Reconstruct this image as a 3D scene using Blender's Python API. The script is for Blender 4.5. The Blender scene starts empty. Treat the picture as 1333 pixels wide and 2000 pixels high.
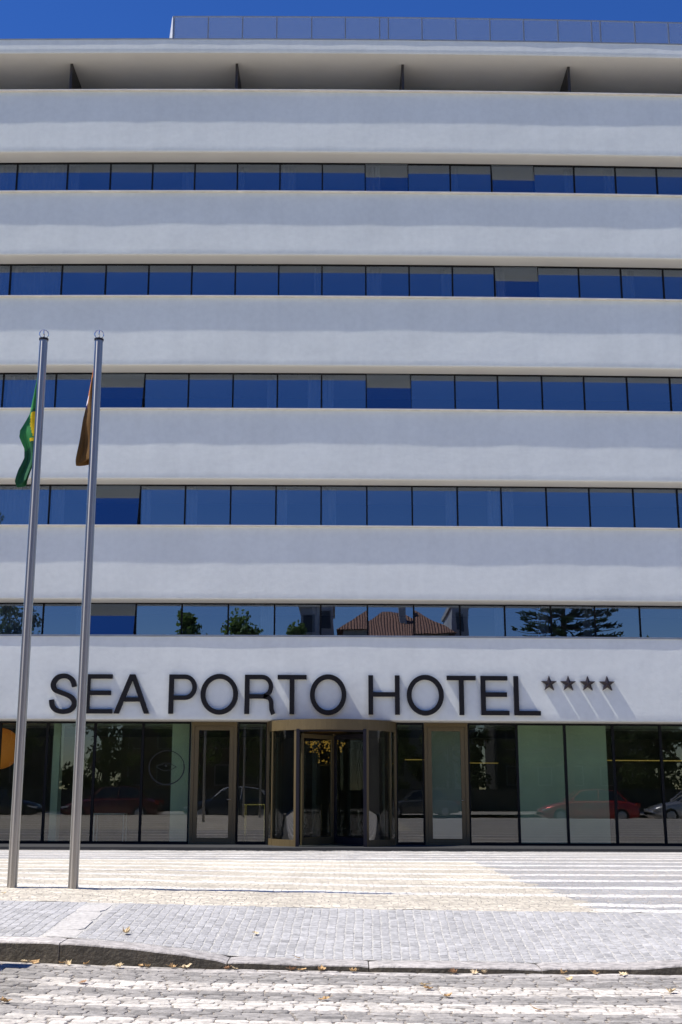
import bpy, math, random
from mathutils import Vector, noise, Matrix
R = math.radians
random.seed(7)
S = bpy.context.scene
COL = S.collection

# ------------------------------------------------------------------ helpers
def tag(o, label=None, cat=None, group=None, kind=None):
    if label: o['label'] = label
    if cat: o['category'] = cat
    if group: o['group'] = group
    if kind: o['kind'] = kind
    return o

def empty(name, loc=(0, 0, 0), rz=0.0):
    o = bpy.data.objects.new(name, None)
    o.location = loc; o.rotation_euler = (0, 0, rz); o.empty_display_size = .3
    COL.objects.link(o)
    return o

class MB:
    """collects faces, links them as ONE mesh object"""
    def __init__(s):
        s.v = []; s.f = []; s.mi = []; s.c = []; s.m = 0; s.col = (1, 1, 1)
    def add(s, vs, fs):
        k = len(s.v); s.v += [tuple(p) for p in vs]
        for f in fs:
            s.f.append([i + k for i in f]); s.mi.append(s.m); s.c.append(s.col)
        return s
    def box(s, x0, x1, y0, y1, z0, z1, step=None):
        n = 1 if not step else max(1, int(math.ceil((x1 - x0) / step)))
        vs = []; fs = []
        for i in range(n + 1):
            x = x0 + (x1 - x0) * i / n
            vs += [(x, y0, z0), (x, y1, z0), (x, y1, z1), (x, y0, z1)]
        for i in range(n):
            a = i * 4; b = a + 4
            for j in range(4):
                k = (j + 1) % 4
                fs.append([a + j, b + j, b + k, a + k])
        fs.append([0, 1, 2, 3]); e = n * 4
        fs.append([e + 3, e + 2, e + 1, e])
        return s.add(vs, fs)
    def frame(s, x0, x1, y0, y1, z0, z1, w, wt=None, wb=None):
        wt = w if wt is None else wt; wb = w if wb is None else wb
        s.box(x0, x0 + w, y0, y1, z0, z1); s.box(x1 - w, x1, y0, y1, z0, z1)
        s.box(x0 + w, x1 - w, y0, y1, z1 - wt, z1); s.box(x0 + w, x1 - w, y0, y1, z0, z0 + wb)
        return s
    def extrude_x(s, prof, xs):
        n = len(prof); vs = []; fs = []
        for x in xs: vs += [(x, p[0], p[1]) for p in prof]
        for i in range(len(xs) - 1):
            for j in range(n):
                k = (j + 1) % n
                fs.append([i * n + j, (i + 1) * n + j, (i + 1) * n + k, i * n + k])
        fs.append(list(range(n))); e = (len(xs) - 1) * n
        fs.append([e + j for j in reversed(range(n))])
        return s.add(vs, fs)
    def tube(s, pts, r, n=8, closed=False):
        pts = [Vector(p) for p in pts]; m = len(pts)
        rr = r if isinstance(r, (list, tuple)) else [r] * m
        vs = []; fs = []; up = Vector((0.13, 0.07, 1)).normalized(); px = None
        for i, p in enumerate(pts):
            if closed: t = pts[(i + 1) % m] - pts[i - 1]
            else: t = pts[min(i + 1, m - 1)] - pts[max(i - 1, 0)]
            t.normalize()
            if px is None: px = t.orthogonal().normalized()
            a = (px - t * px.dot(t)).normalized(); px = a; b = t.cross(a)
            for k in range(n):
                q = 2 * math.pi * k / n
                vs.append(p + a * math.cos(q) * rr[i] + b * math.sin(q) * rr[i])
        for i in range(m if closed else m - 1):
            i2 = (i + 1) % m
            for k in range(n):
                k2 = (k + 1) % n
                fs.append([i * n + k, i * n + k2, i2 * n + k2, i2 * n + k])
        if not closed:
            fs.append(list(reversed(range(n)))); fs.append([(m - 1) * n + k for k in range(n)])
        return s.add(vs, fs)
    def lathe(s, prof, cx=0, cy=0, n=24):
        vs = []; fs = []; m = len(prof)
        for r, z in prof:
            for k in range(n):
                q = 2 * math.pi * k / n; vs.append((cx + r * math.cos(q), cy + r * math.sin(q), z))
        for i in range(m - 1):
            for k in range(n):
                k2 = (k + 1) % n; fs.append([i * n + k, i * n + k2, (i + 1) * n + k2, (i + 1) * n + k])
        fs.append(list(reversed(range(n)))); fs.append([(m - 1) * n + k for k in range(n)])
        return s.add(vs, fs)
    def prism(s, poly, y0, y1):
        """poly in XZ, extruded along Y"""
        n = len(poly); vs = [(x, y0, z) for x, z in poly] + [(x, y1, z) for x, z in poly]
        fs = [list(range(n)), [n + i for i in reversed(range(n))]]
        for i in range(n):
            j = (i + 1) % n; fs.append([i, i + n, j + n, j])
        return s.add(vs, fs)
    def arc(s, cx, cy, r0, r1, a0, a1, z0, z1, n=16):
        vs = []; fs = []
        for i in range(n + 1):
            a = a0 + (a1 - a0) * i / n
            for r, z in ((r0, z0), (r1, z0), (r1, z1), (r0, z1)):
                vs.append((cx + r * math.sin(a), cy - r * math.cos(a), z))
        for i in range(n):
            for j in range(4):
                k = (j + 1) % 4; fs.append([i * 4 + j, i * 4 + k, i * 4 + 4 + k, i * 4 + 4 + j])
        fs.append([3, 2, 1, 0]); e = n * 4; fs.append([e, e + 1, e + 2, e + 3])
        return s.add(vs, fs)
    def build(s, name, mats, parent=None, bend=False, smooth=False, M=None, fix=True):
        if bend: s.v = [(x, y, z + dz(x, z)) for x, y, z in s.v]
        if M is not None: s.v = [tuple(M @ Vector(p)) for p in s.v]
        me = bpy.data.meshes.new(name)
        me.from_pydata(s.v, [], s.f)
        if not isinstance(mats, (list, tuple)): mats = [mats]
        for m in mats: me.materials.append(m)
        if len(mats) > 1: me.polygons.foreach_set('material_index', s.mi)
        if any(c != (1, 1, 1) for c in s.c):
            ca = me.color_attributes.new('tone', 'FLOAT_COLOR', 'CORNER'); arr = []
            for p, c in zip(s.f, s.c): arr += [c[0], c[1], c[2], 1.0] * len(p)
            ca.data.foreach_set('color', arr)
        if smooth: me.polygons.foreach_set('use_smooth', [True] * len(me.polygons))
        me.validate(); me.update()
        if fix:
            import bmesh
            bm = bmesh.new(); bm.from_mesh(me); bmesh.ops.recalc_face_normals(bm, faces=bm.faces[:])
            bm.to_mesh(me); bm.free()
        if smooth:
            try: me.set_sharp_from_angle(angle=R(40))
            except Exception: pass
        o = bpy.data.objects.new(name, me); COL.objects.link(o)
        if parent: o.parent = parent
        return o

def dz(x, z):
    """the long facade falls very slightly to the right and sags towards its ends"""
    u = x / 9.0
    return -u * (.036 + .0016 * z) - .0031 * max(z, 0) * min(u * u, 2.2)

def interp(x, t):
    if x <= t[0][0]: return t[0][1]
    for (a, b), (c, d) in zip(t, t[1:]):
        if x <= c: return b + (d - b) * (x - a) / (c - a)
    return t[-1][1]

# ------------------------------------------------------------------ materials
def mat(name, col=(.5, .5, .5), rough=.6, metal=0.0, noise_amt=0.0, nscale=8.0, bump=0.0, bscale=40.0, spec=.5, emit=None, estr=0.0, stretch=(1, 1, 1)):
    m = bpy.data.materials.new(name); m.use_nodes = True
    nt = m.node_tree; N = nt.nodes; Lk = nt.links; b = N['Principled BSDF']
    b.inputs['Base Color'].default_value = (*col, 1); b.inputs['Roughness'].default_value = rough
    b.inputs['Metallic'].default_value = metal; b.inputs['Specular IOR Level'].default_value = spec
    tc = N.new('ShaderNodeTexCoord'); mp = N.new('ShaderNodeMapping'); mp.inputs['Scale'].default_value = stretch
    Lk.new(tc.outputs['Object'], mp.inputs[0])
    if noise_amt:
        n = N.new('ShaderNodeTexNoise'); n.inputs['Scale'].default_value = nscale; n.inputs['Detail'].default_value = 6
        Lk.new(mp.outputs[0], n.inputs['Vector'])
        mr = N.new('ShaderNodeMapRange'); mr.inputs[1].default_value = .25; mr.inputs[2].default_value = .75
        mr.inputs[3].default_value = 1 - noise_amt; mr.inputs[4].default_value = 1 + noise_amt * .6
        Lk.new(n.outputs['Fac'], mr.inputs[0])
        mx = N.new('ShaderNodeVectorMath'); mx.operation = 'SCALE'; mx.inputs[0].default_value = col
        Lk.new(mr.outputs[0], mx.inputs['Scale']); Lk.new(mx.outputs[0], b.inputs['Base Color'])
    if bump:
        n = N.new('ShaderNodeTexNoise'); n.inputs['Scale'].default_value = bscale; n.inputs['Detail'].default_value = 5
        Lk.new(mp.outputs[0], n.inputs['Vector'])
        bp = N.new('ShaderNodeBump'); bp.inputs['Strength'].default_value = bump; bp.inputs['Distance'].default_value = .02
        Lk.new(n.outputs['Fac'], bp.inputs['Height']); Lk.new(bp.outputs[0], b.inputs['Normal'])
    if emit:
        b.inputs['Emission Color'].default_value = (*emit, 1); b.inputs['Emission Strength'].default_value = estr
    return m

def glass_mat(name, refl, tint, gcol=(1, 1, 1), wav=.0):
    m = bpy.data.materials.new(name); m.use_nodes = True
    nt = m.node_tree; N = nt.nodes; Lk = nt.links; N.remove(N['Principled BSDF']); out = N['Material Output']
    g = N.new('ShaderNodeBsdfGlossy'); g.inputs['Roughness'].default_value = .0; g.inputs['Color'].default_value = (*gcol, 1)
    t = N.new('ShaderNodeBsdfTransparent'); t.inputs['Color'].default_value = (*tint, 1)
    mx = N.new('ShaderNodeMixShader')
    fr = N.new('ShaderNodeFresnel'); fr.inputs['IOR'].default_value = 1.5
    ad = N.new('ShaderNodeMath'); ad.operation = 'ADD'; ad.inputs[1].default_value = refl - .04; ad.use_clamp = True
    Lk.new(fr.outputs[0], ad.inputs[0])
    ge = N.new('ShaderNodeNewGeometry'); iv = N.new('ShaderNodeMath'); iv.operation = 'SUBTRACT'; iv.inputs[0].default_value = 1
    Lk.new(ge.outputs['Backfacing'], iv.inputs[1]); mu = N.new('ShaderNodeMath'); mu.operation = 'MULTIPLY'
    Lk.new(ad.outputs[0], mu.inputs[0]); Lk.new(iv.outputs[0], mu.inputs[1]); Lk.new(mu.outputs[0], mx.inputs[0])
    Lk.new(t.outputs[0], mx.inputs[1]); Lk.new(g.outputs[0], mx.inputs[2]); Lk.new(mx.outputs[0], out.inputs[0])
    if wav:
        tc = N.new('ShaderNodeTexCoord'); n = N.new('ShaderNodeTexNoise'); n.inputs['Scale'].default_value = 1.3; n.inputs['Detail'].default_value = 1
        Lk.new(tc.outputs['Object'], n.inputs['Vector'])
        bp = N.new('ShaderNodeBump'); bp.inputs['Strength'].default_value = 1; bp.inputs['Distance'].default_value = wav
        Lk.new(n.outputs['Fac'], bp.inputs['Height']); Lk.new(bp.outputs[0], g.inputs['Normal'])
    return m

def tone_mat(name, rough=.75, namt=.25, nscale=30, bump=.5, bscale=60, dirt=None):
    """stone whose own colour comes from the per-stone 'tone' attribute"""
    m = bpy.data.materials.new(name); m.use_nodes = True
    nt = m.node_tree; N = nt.nodes; Lk = nt.links; b = N['Principled BSDF']; b.inputs['Roughness'].default_value = rough
    at = N.new('ShaderNodeAttribute'); at.attribute_name = 'tone'
    tc = N.new('ShaderNodeTexCoord'); n = N.new('ShaderNodeTexNoise'); n.inputs['Scale'].default_value = nscale; n.inputs['Detail'].default_value = 8
    Lk.new(tc.outputs['Object'], n.inputs['Vector'])
    mr = N.new('ShaderNodeMapRange'); mr.inputs[1].default_value = .3; mr.inputs[2].default_value = .7
    mr.inputs[3].default_value = 1 - namt; mr.inputs[4].default_value = 1 + namt * .5
    Lk.new(n.outputs['Fac'], mr.inputs[0])
    mx = N.new('ShaderNodeVectorMath'); mx.operation = 'SCALE'; Lk.new(at.outputs['Color'], mx.inputs[0]); Lk.new(mr.outputs[0], mx.inputs['Scale'])
    n3 = N.new('ShaderNodeTexNoise'); n3.inputs['Scale'].default_value = 1.7; n3.inputs['Detail'].default_value = 4
    Lk.new(tc.outputs['Object'], n3.inputs['Vector'])
    mr3 = N.new('ShaderNodeMapRange'); mr3.inputs[1].default_value = .3; mr3.inputs[2].default_value = .7; mr3.inputs[3].default_value = .88; mr3.inputs[4].default_value = 1.06
    Lk.new(n3.outputs['Fac'], mr3.inputs[0])
    mx2 = N.new('ShaderNodeVectorMath'); mx2.operation = 'SCALE'; Lk.new(mx.outputs[0], mx2.inputs[0]); Lk.new(mr3.outputs[0], mx2.inputs['Scale'])
    Lk.new(mx2.outputs[0], b.inputs['Base Color'])
    n2 = N.new('ShaderNodeTexNoise'); n2.inputs['Scale'].default_value = bscale; n2.inputs['Detail'].default_value = 6
    Lk.new(tc.outputs['Object'], n2.inputs['Vector'])
    bp = N.new('ShaderNodeBump'); bp.inputs['Strength'].default_value = bump; bp.inputs['Distance'].default_value = .01
    Lk.new(n2.outputs['Fac'], bp.inputs['Height']); Lk.new(bp.outputs[0], b.inputs['Normal'])
    return m

M = {}
M['plaster'] = mat('white_plaster', (.80, .79, .77), .85, noise_amt=.05, nscale=.7, bump=.14, bscale=9)
def plaster_mat():
    m = mat('white_plaster', (.785, .805, .755), .88, bump=.16, bscale=9)
    nt = m.node_tree; N = nt.nodes; Lk = nt.links; b = N['Principled BSDF']; tc = N['Texture Coordinate']
    last = None
    for sc, st, lo, hi in ((.5, (1, 1, 1.6), .955, 1.015), (3.0, (1, 1, .12), .97, 1.008), (7.0, (1, 1, 1), .97, 1.015)):
        mp = N.new('ShaderNodeMapping'); mp.inputs['Scale'].default_value = st; Lk.new(tc.outputs['Object'], mp.inputs[0])
        n = N.new('ShaderNodeTexNoise'); n.inputs['Scale'].default_value = sc; n.inputs['Detail'].default_value = 7; Lk.new(mp.outputs[0], n.inputs['Vector'])
        mr = N.new('ShaderNodeMapRange'); mr.inputs[1].default_value = .32; mr.inputs[2].default_value = .62; mr.inputs[3].default_value = lo; mr.inputs[4].default_value = hi
        Lk.new(n.outputs['Fac'], mr.inputs[0]); v = N.new('ShaderNodeVectorMath'); v.operation = 'SCALE'
        if last is None: v.inputs[0].default_value = (.785, .805, .755)
        else: Lk.new(last, v.inputs[0])
        Lk.new(mr.outputs[0], v.inputs['Scale']); last = v.outputs[0]
    Lk.new(last, b.inputs['Base Color']); return m
M['plaster'] = plaster_mat()
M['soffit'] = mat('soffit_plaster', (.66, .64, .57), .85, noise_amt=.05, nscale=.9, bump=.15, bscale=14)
M['coping'] = mat('metal_coping', (.80, .75, .66), .5, .0, noise_amt=.15, nscale=3)
M['greycoping'] = mat('grey_metal_coping', (.30, .32, .35), .4, .5, noise_amt=.2, nscale=3)
M['blackframe'] = mat('black_aluminium', (.008, .008, .009), .6, spec=.15)
M['bronze'] = mat('bronze_frame', (.135, .099, .046), .5, .1, spec=.3, noise_amt=.12, nscale=4, stretch=(6, 6, .6))
M['bronzedark'] = mat('dark_bronze_frame', (.018, .016, .022), .5, spec=.25)
M['glass'] = glass_mat('coated_window_glass', .29, (.62, .66, .70), (.66, .77, .93), .0007)
M['shopglass'] = glass_mat('clear_lobby_glass', .095, (.80, .86, .80), (1, 1, 1), .0002)
M['doorglass'] = glass_mat('door_glass', .11, (.78, .82, .8), (1, 1, 1), .0002)
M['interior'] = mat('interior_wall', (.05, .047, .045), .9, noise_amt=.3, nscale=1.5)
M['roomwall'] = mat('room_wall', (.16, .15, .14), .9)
M['lobbywall'] = mat('lobby_wall', (.16, .14, .11), .8, noise_amt=.4, nscale=.8)
M['greenwall'] = mat('pale_green_panel', (.47, .52, .40), .6, noise_amt=.2, nscale=.7)
M['curtain'] = mat('curtain_fabric', (.42, .44, .46), .9, noise_amt=.15, nscale=2, stretch=(8, 8, .5))
M['lobbyfloor'] = mat('lobby_floor', (.2, .19, .18), .3, noise_amt=.2, nscale=3)
M['fin'] = mat('dark_fin_paint', (.030, .024, .022), .5)
M['letter'] = mat('dark_letter_metal', (.010, .009, .011), .55, spec=.22, noise_amt=.3, nscale=12)
M['star'] = mat('bronze_star_metal', (.040, .030, .030), .32, .5)
M['steel'] = mat('brushed_steel', (.46, .43, .385), .17, 1.0, noise_amt=.1, nscale=20, stretch=(20, 20, .3))
_nt = M['steel'].node_tree; _b = _nt.nodes['Principled BSDF']; _b.inputs['Roughness'].default_value = .30
_b.inputs['Anisotropic'].default_value = .9; _b.inputs['Anisotropic Rotation'].default_value = .25
_t = _nt.nodes.new('ShaderNodeTangent'); _t.direction_type = 'RADIAL'; _t.axis = 'Z'; _nt.links.new(_t.outputs[0], _b.inputs['Tangent'])
M['chrome'] = mat('polished_steel', (.75, .75, .78), .1, 1.0)
M['core'] = mat('roof_membrane', (.35, .35, .34), .9, noise_amt=.2)
M['granitedark'] = mat('dark_granite', (.030, .031, .032), .8, noise_amt=.35, nscale=40, bump=.2, bscale=80)
M['kerb'] = mat('kerb_granite', (.40, .36, .32), .8, noise_amt=.35, nscale=14, bump=.8, bscale=55)
M['sett'] = tone_mat('granite_sett')
M['roadsett'] = tone_mat('road_sett', namt=.35, nscale=22, bump=.9, bscale=45)
M['joint'] = mat('sandy_joint', (.56, .54, .50), .95, noise_amt=.35, nscale=25, bump=.7, bscale=90)
M['roadjoint'] = mat('dusty_joint', (.42, .37, .31), .95, noise_amt=.6, nscale=18, bump=.8, bscale=60)
M['asphalt'] = mat('asphalt', (.07, .07, .072), .9, noise_amt=.25, nscale=5, bump=.3)
M['earth'] = mat('bare_earth', (.16, .14, .11), .95, noise_amt=.3, nscale=.3)

# perforated metal for the roof screen
def screen_mat():
    m = bpy.data.materials.new('perforated_metal'); m.use_nodes = True
    nt = m.node_tree; N = nt.nodes; Lk = nt.links; b = N['Principled BSDF']; out = N['Material Output']
    b.inputs['Base Color'].default_value = (.30, .36, .46, 1); b.inputs['Roughness'].default_value = .5; b.inputs['Metallic'].default_value = .2
    tc = N.new('ShaderNodeTexCoord'); w = N.new('ShaderNodeTexWave'); w.bands_direction = 'Z'; w.inputs['Scale'].default_value = 3.2; w.inputs['Distortion'].default_value = .0
    Lk.new(tc.outputs['Object'], w.inputs[0])
    mr = N.new('ShaderNodeMapRange'); mr.inputs[3].default_value = .33; mr.inputs[4].default_value = .38; Lk.new(w.outputs['Fac'], mr.inputs[0])
    t = N.new('ShaderNodeBsdfTransparent'); mx = N.new('ShaderNodeMixShader')
    Lk.new(mr.outputs[0], mx.inputs[0]); Lk.new(t.outputs[0], mx.inputs[1]); Lk.new(b.outputs[0], mx.inputs[2]); Lk.new(mx.outputs[0], out.inputs[0])
    return m
M['screen'] = screen_mat()

# ------------------------------------------------------------------ camera
D = 31.62
cam = bpy.data.cameras.new('camera'); co = bpy.data.objects.new('camera', cam); COL.objects.link(co)
cam.sensor_fit = 'VERTICAL'; cam.sensor_height = 36.0; cam.lens = 2384 / 2000 * 36
cam.clip_start = .1; cam.clip_end = 8000
co.location = (0, -D, 1.161); co.rotation_euler = (R(90 + 13.037), 0, 0)
S.camera = co

# ------------------------------------------------------------------ light
SUN = Vector((-.57, -.088, 1.0)).normalized()
sl = bpy.data.lights.new('sun', 'SUN'); so = bpy.data.objects.new('sun', sl); COL.objects.link(so)
sl.energy = 5.0; sl.angle = R(.5); sl.color = (1, .955, .88)
so.rotation_euler = SUN.to_track_quat('Z', 'Y').to_euler(); so.location = (-20, -20, 40)
W = bpy.data.worlds.new('World'); S.world = W; W.use_nodes = True
nt = W.node_tree; bg = nt.nodes['Background']
sk = nt.nodes.new('ShaderNodeTexSky'); sk.sky_type = 'NISHITA'; sk.sun_disc = False
sk.sun_elevation = math.asin(SUN.z); sk.sun_rotation = math.atan2(SUN.x, SUN.y)
sk.altitude = 100; sk.air_density = 1.0; sk.dust_density = .0; sk.ozone_density = 4.0
hs = nt.nodes.new('ShaderNodeHueSaturation'); hs.inputs['Saturation'].default_value = 1.30; hs.inputs['Hue'].default_value = .519
nt.links.new(sk.outputs[0], hs.inputs['Color']); nt.links.new(hs.outputs[0], bg.inputs[0]); bg.inputs[1].default_value = .10
S.view_settings.view_transform = 'Standard'; S.view_settings.look = 'None'
S.view_settings.exposure = .36; S.view_settings.gamma = 1

# ------------------------------------------------------------------ terrain
ZK = [(-9, .21), (-2.33, .181), (-1.91, .176), (-1.48, .144), (-1.12, .105), (-.756, .051), (-.235, .032), (.78, .019), (1.41, .006), (2.06, .008), (2.33, .025), (4, .10), (12, .11)]
ZG = [(-9, .08), (-2.33, .051), (-1.28, .012), (-.756, -.001), (.78, -.028), (2.32, -.037), (6, -.04)]
LAT = [(-6, -.03), (-2.84, 0), (.31, .073), (2.84, .105), (12, .13)]
def zplaza(x, d):
    w = min(1, max(0, (24 - d) / 10))
    return -.125 + .0226 * (29.6 - d) - w * interp(x, LAT) - .0035 * max(-14, min(14, x)) * (1 - w)
def terr(x, y):
    d = y + D
    if d < 8.8: return interp(x, ZG) - .005 * (8.8 - max(d, -8))
    zk = interp(x, ZK)
    if d < 9.08: return zk
    if d < 10.64:
        t = (d - 9.08) / 1.56; return zk * (1 - t) + zplaza(x, 10.64) * t
    return zplaza(x, d)

def grid(name, xs, ys, fn, m, smooth=True):
    b = MB(); nx = len(xs)
    vs = [(x, y, fn(x, y)) for y in ys for x in xs]
    fs = [[j * nx + i, j * nx + i + 1, (j + 1) * nx + i + 1, (j + 1) * nx + i] for j in range(len(ys) - 1) for i in range(nx - 1)]
    b.add(vs, fs)
    o = b.build(name, m, smooth=smooth, fix=False); tag(o, kind='structure'); return o
def rng(a, b, s):
    n = max(1, round((b - a) / s)); return [a + (b - a) * i / n for i in range(n + 1)]

# plaza paving: white stone bands, grey setts on the right, cream setts round the poles
def plaza_mat():
    m = bpy.data.materials.new('plaza_paving'); m.use_nodes = True
    nt = m.node_tree; N = nt.nodes; Lk = nt.links; b = N['Principled BSDF']; b.inputs['Roughness'].default_value = .85
    tc = N.new('ShaderNodeTexCoord'); sx = N.new('ShaderNodeSeparateXYZ'); Lk.new(tc.outputs['Object'], sx.inputs[0])
    def math_(op, a, bb, c=None):
        n = N.new('ShaderNodeMath'); n.operation = op
        for i, v in enumerate((a, bb, c)):
            if v is None: continue
            if isinstance(v, (int, float)): n.inputs[i].default_value = v
            else: Lk.new(v, n.inputs[i])
        return n.outputs[0]
    def nz(scale, det=5, vec=None, rough=.55):
        n = N.new('ShaderNodeTexNoise'); n.inputs['Scale'].default_value = scale; n.inputs['Detail'].default_value = det; n.inputs['Roughness'].default_value = rough
        Lk.new(vec or tc.outputs['Object'], n.inputs['Vector']); return n.outputs['Fac']
    def mixc(f, a, bb):
        n = N.new('ShaderNodeMix'); n.data_type = 'RGBA'
        if isinstance(f, float): n.inputs[0].default_value = f
        else: Lk.new(f, n.inputs[0])
        for k, v in ((6, a), (7, bb)):
            if isinstance(v, tuple): n.inputs[k].default_value = (*v, 1)
            else: Lk.new(v, n.inputs[k])
        return n.outputs[2]
    X, Y = sx.outputs[0], sx.outputs[1]
    wob = math_('MULTIPLY', math_('SUBTRACT', nz(1.2), .5), .10)
    Yw = math_('ADD', Y, wob); 
    fr = math_('FRACT', math_('DIVIDE', math_('ADD', Yw, 16.95 + 150 + .25), 1.5), 0)
    band = math_('MULTIPLY', math_('LESS_THAN', fr, .30), math_('MAXIMUM', math_('GREATER_THAN', Yw, -19.3), math_('GREATER_THAN', X, 2.15)))
    bord = math_('LESS_THAN', Yw, -20.55); band = math_('MAXIMUM', band, math_('MULTIPLY', bord, math_('GREATER_THAN', X, 2.15)))
    edge = math_('ADD', X, math_('MULTIPLY', math_('SUBTRACT', nz(1.3, 6), .5), .9))
    left = math_('LESS_THAN', edge, 2.3)
    near = math_('LESS_THAN', Yw, -9.2)
    cream = math_('MULTIPLY', left, near)
    # setts
    vor = N.new('ShaderNodeTexVoronoi'); vor.feature = 'DISTANCE_TO_EDGE'; vor.inputs['Scale'].default_value = 13; vor.inputs['Randomness'].default_value = .75
    Lk.new(tc.outputs['Object'], vor.inputs['Vector'])
    vc = N.new('ShaderNodeTexVoronoi'); vc.inputs['Scale'].default_value = 13; vc.inputs['Randomness'].default_value = .75
    Lk.new(tc.outputs['Object'], vc.inputs['Vector'])
    joint = N.new('ShaderNodeMapRange'); joint.inputs[1].default_value = .0; joint.inputs[2].default_value = .10; Lk.new(vor.outputs['Distance'], joint.inputs[0])
    cr = N.new('ShaderNodeSeparateColor'); Lk.new(vc.outputs['Color'], cr.inputs[0])
    tonev = N.new('ShaderNodeMapRange'); tonev.inputs[3].default_value = .78; tonev.inputs[4].default_value = 1.12; Lk.new(cr.outputs[0], tonev.inputs[0])
    def scl(col, f):
        n = N.new('ShaderNodeVectorMath'); n.operation = 'SCALE'
        if isinstance(col, tuple): n.inputs[0].default_value = col
        else: Lk.new(col, n.inputs[0])
        Lk.new(f, n.inputs['Scale']); return n.outputs[0]
    greys = scl((.36, .36, .365), tonev.outputs[0])
    creams = scl((.80, .725, .585), tonev.outputs[0])
    patch = N.new('ShaderNodeMapRange'); patch.inputs[1].default_value = .38; patch.inputs[2].default_value = .66; patch.inputs[3].default_value = .58; patch.inputs[4].default_value = 1.08
    mp = N.new('ShaderNodeMapping'); mp.inputs['Scale'].default_value = (1, 2.2, 1); Lk.new(tc.outputs['Object'], mp.inputs[0])
    Lk.new(nz(3.2, 8, mp.outputs[0], .7), patch.inputs[0]); creams = scl(creams, patch.outputs[0])
    base = mixc(cream, greys, creams)
    whitet = scl((.80, .78, .75), tonev.outputs[0]); 
    bcol = mixc(cream, whitet, scl((.86, .83, .76), tonev.outputs[0]))
    allc = mixc(band, base, bcol)
    jc = mixc(joint.outputs[0], (.58, .51, .42), allc)
    big = N.new('ShaderNodeMapRange'); big.inputs[1].default_value = .3; big.inputs[2].default_value = .7; big.inputs[3].default_value = .86; big.inputs[4].default_value = 1.08
    Lk.new(nz(.5, 4), big.inputs[0]); fin = scl(jc, big.outputs[0])
    Lk.new(fin, b.inputs['Base Color'])
    h = math_('ADD', math_('MULTIPLY', joint.outputs[0], .7), math_('MULTIPLY', nz(22, 6), .6))
    bp = N.new('ShaderNodeBump'); bp.inputs['Strength'].default_value = .8; bp.inputs['Distance'].default_value = .02
    Lk.new(h, bp.inputs['Height']); Lk.new(bp.outputs[0], b.inputs['Normal'])
    return m
M['plaza'] = plaza_mat()

def rough_plaza(x, y):
    z = terr(x, y)
    k = max(0, 1 - abs(x + 0.3) / 6)
    return z + (.009 * noise.noise(Vector((x * 2.3, y * 2.3, 1))) + .006 * noise.noise(Vector((x * 11, y * 11, 3)))) * min(1, k * 2)
xs_p = rng(-60, -6, 3) + rng(-6, 5, .07)[1:] + rng(5, 60, 2.5)[1:]
grid('plaza', xs_p, rng(-20.98, -16, .07) + rng(-16, -2.02, .35)[1:], rough_plaza, M['plaza'])
# entrance platform of dark granite with a low riser
b = MB(); xs = rng(-40, 40, 1.0)
b.extrude_x([(-2.02, -.6), (-2.02, -.055), (-.02, -.055), (-.02, -.6)], xs)
b.v = [(x, y, z if z < -.3 else z - .0038 * max(-14, min(14, x))) for x, y, z in b.v]
tag(b.build('entrance_platform', M['granitedark']), kind='structure')
# sidewalk bed, road bed
xs_s = rng(-60, -6, 3) + rng(-6, 6, .1)[1:] + rng(6, 60, 3)[1:]
grid('sidewalk', xs_s, rng(-22.54, -20.98, .12), lambda x, y: terr(x, y) - .0005 + .0022 * noise.noise(Vector((x * 5, y * 5, 8))), M['joint'])
grid('road', xs_s, rng(-39.6, -26, 1.2) + rng(-26, -22.8, .1)[1:], lambda x, y: terr(x, min(y, -22.83)) - .002 + .004 * noise.noise(Vector((x * 7, y * 7, 4))), M['roadjoint'])
grid('far_sidewalk', rng(-90, 90, 10), rng(-47, -39.6, 1), lambda x, y: .06 + .01 * (-39.6 - y), M['joint'])
b = MB(); b.add([(-4000, -4000, -.7), (4000, -4000, -.7), (4000, 4000, -.7), (-4000, 4000, -.7)], [[0, 1, 2, 3]])
tag(b.build('ground', M['earth'], fix=False), kind='structure')
b = MB(); b.box(-120, 120, -110, -47, -.65, .13)
tag(b.build('far_ground', M['earth']), kind='structure')

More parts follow.
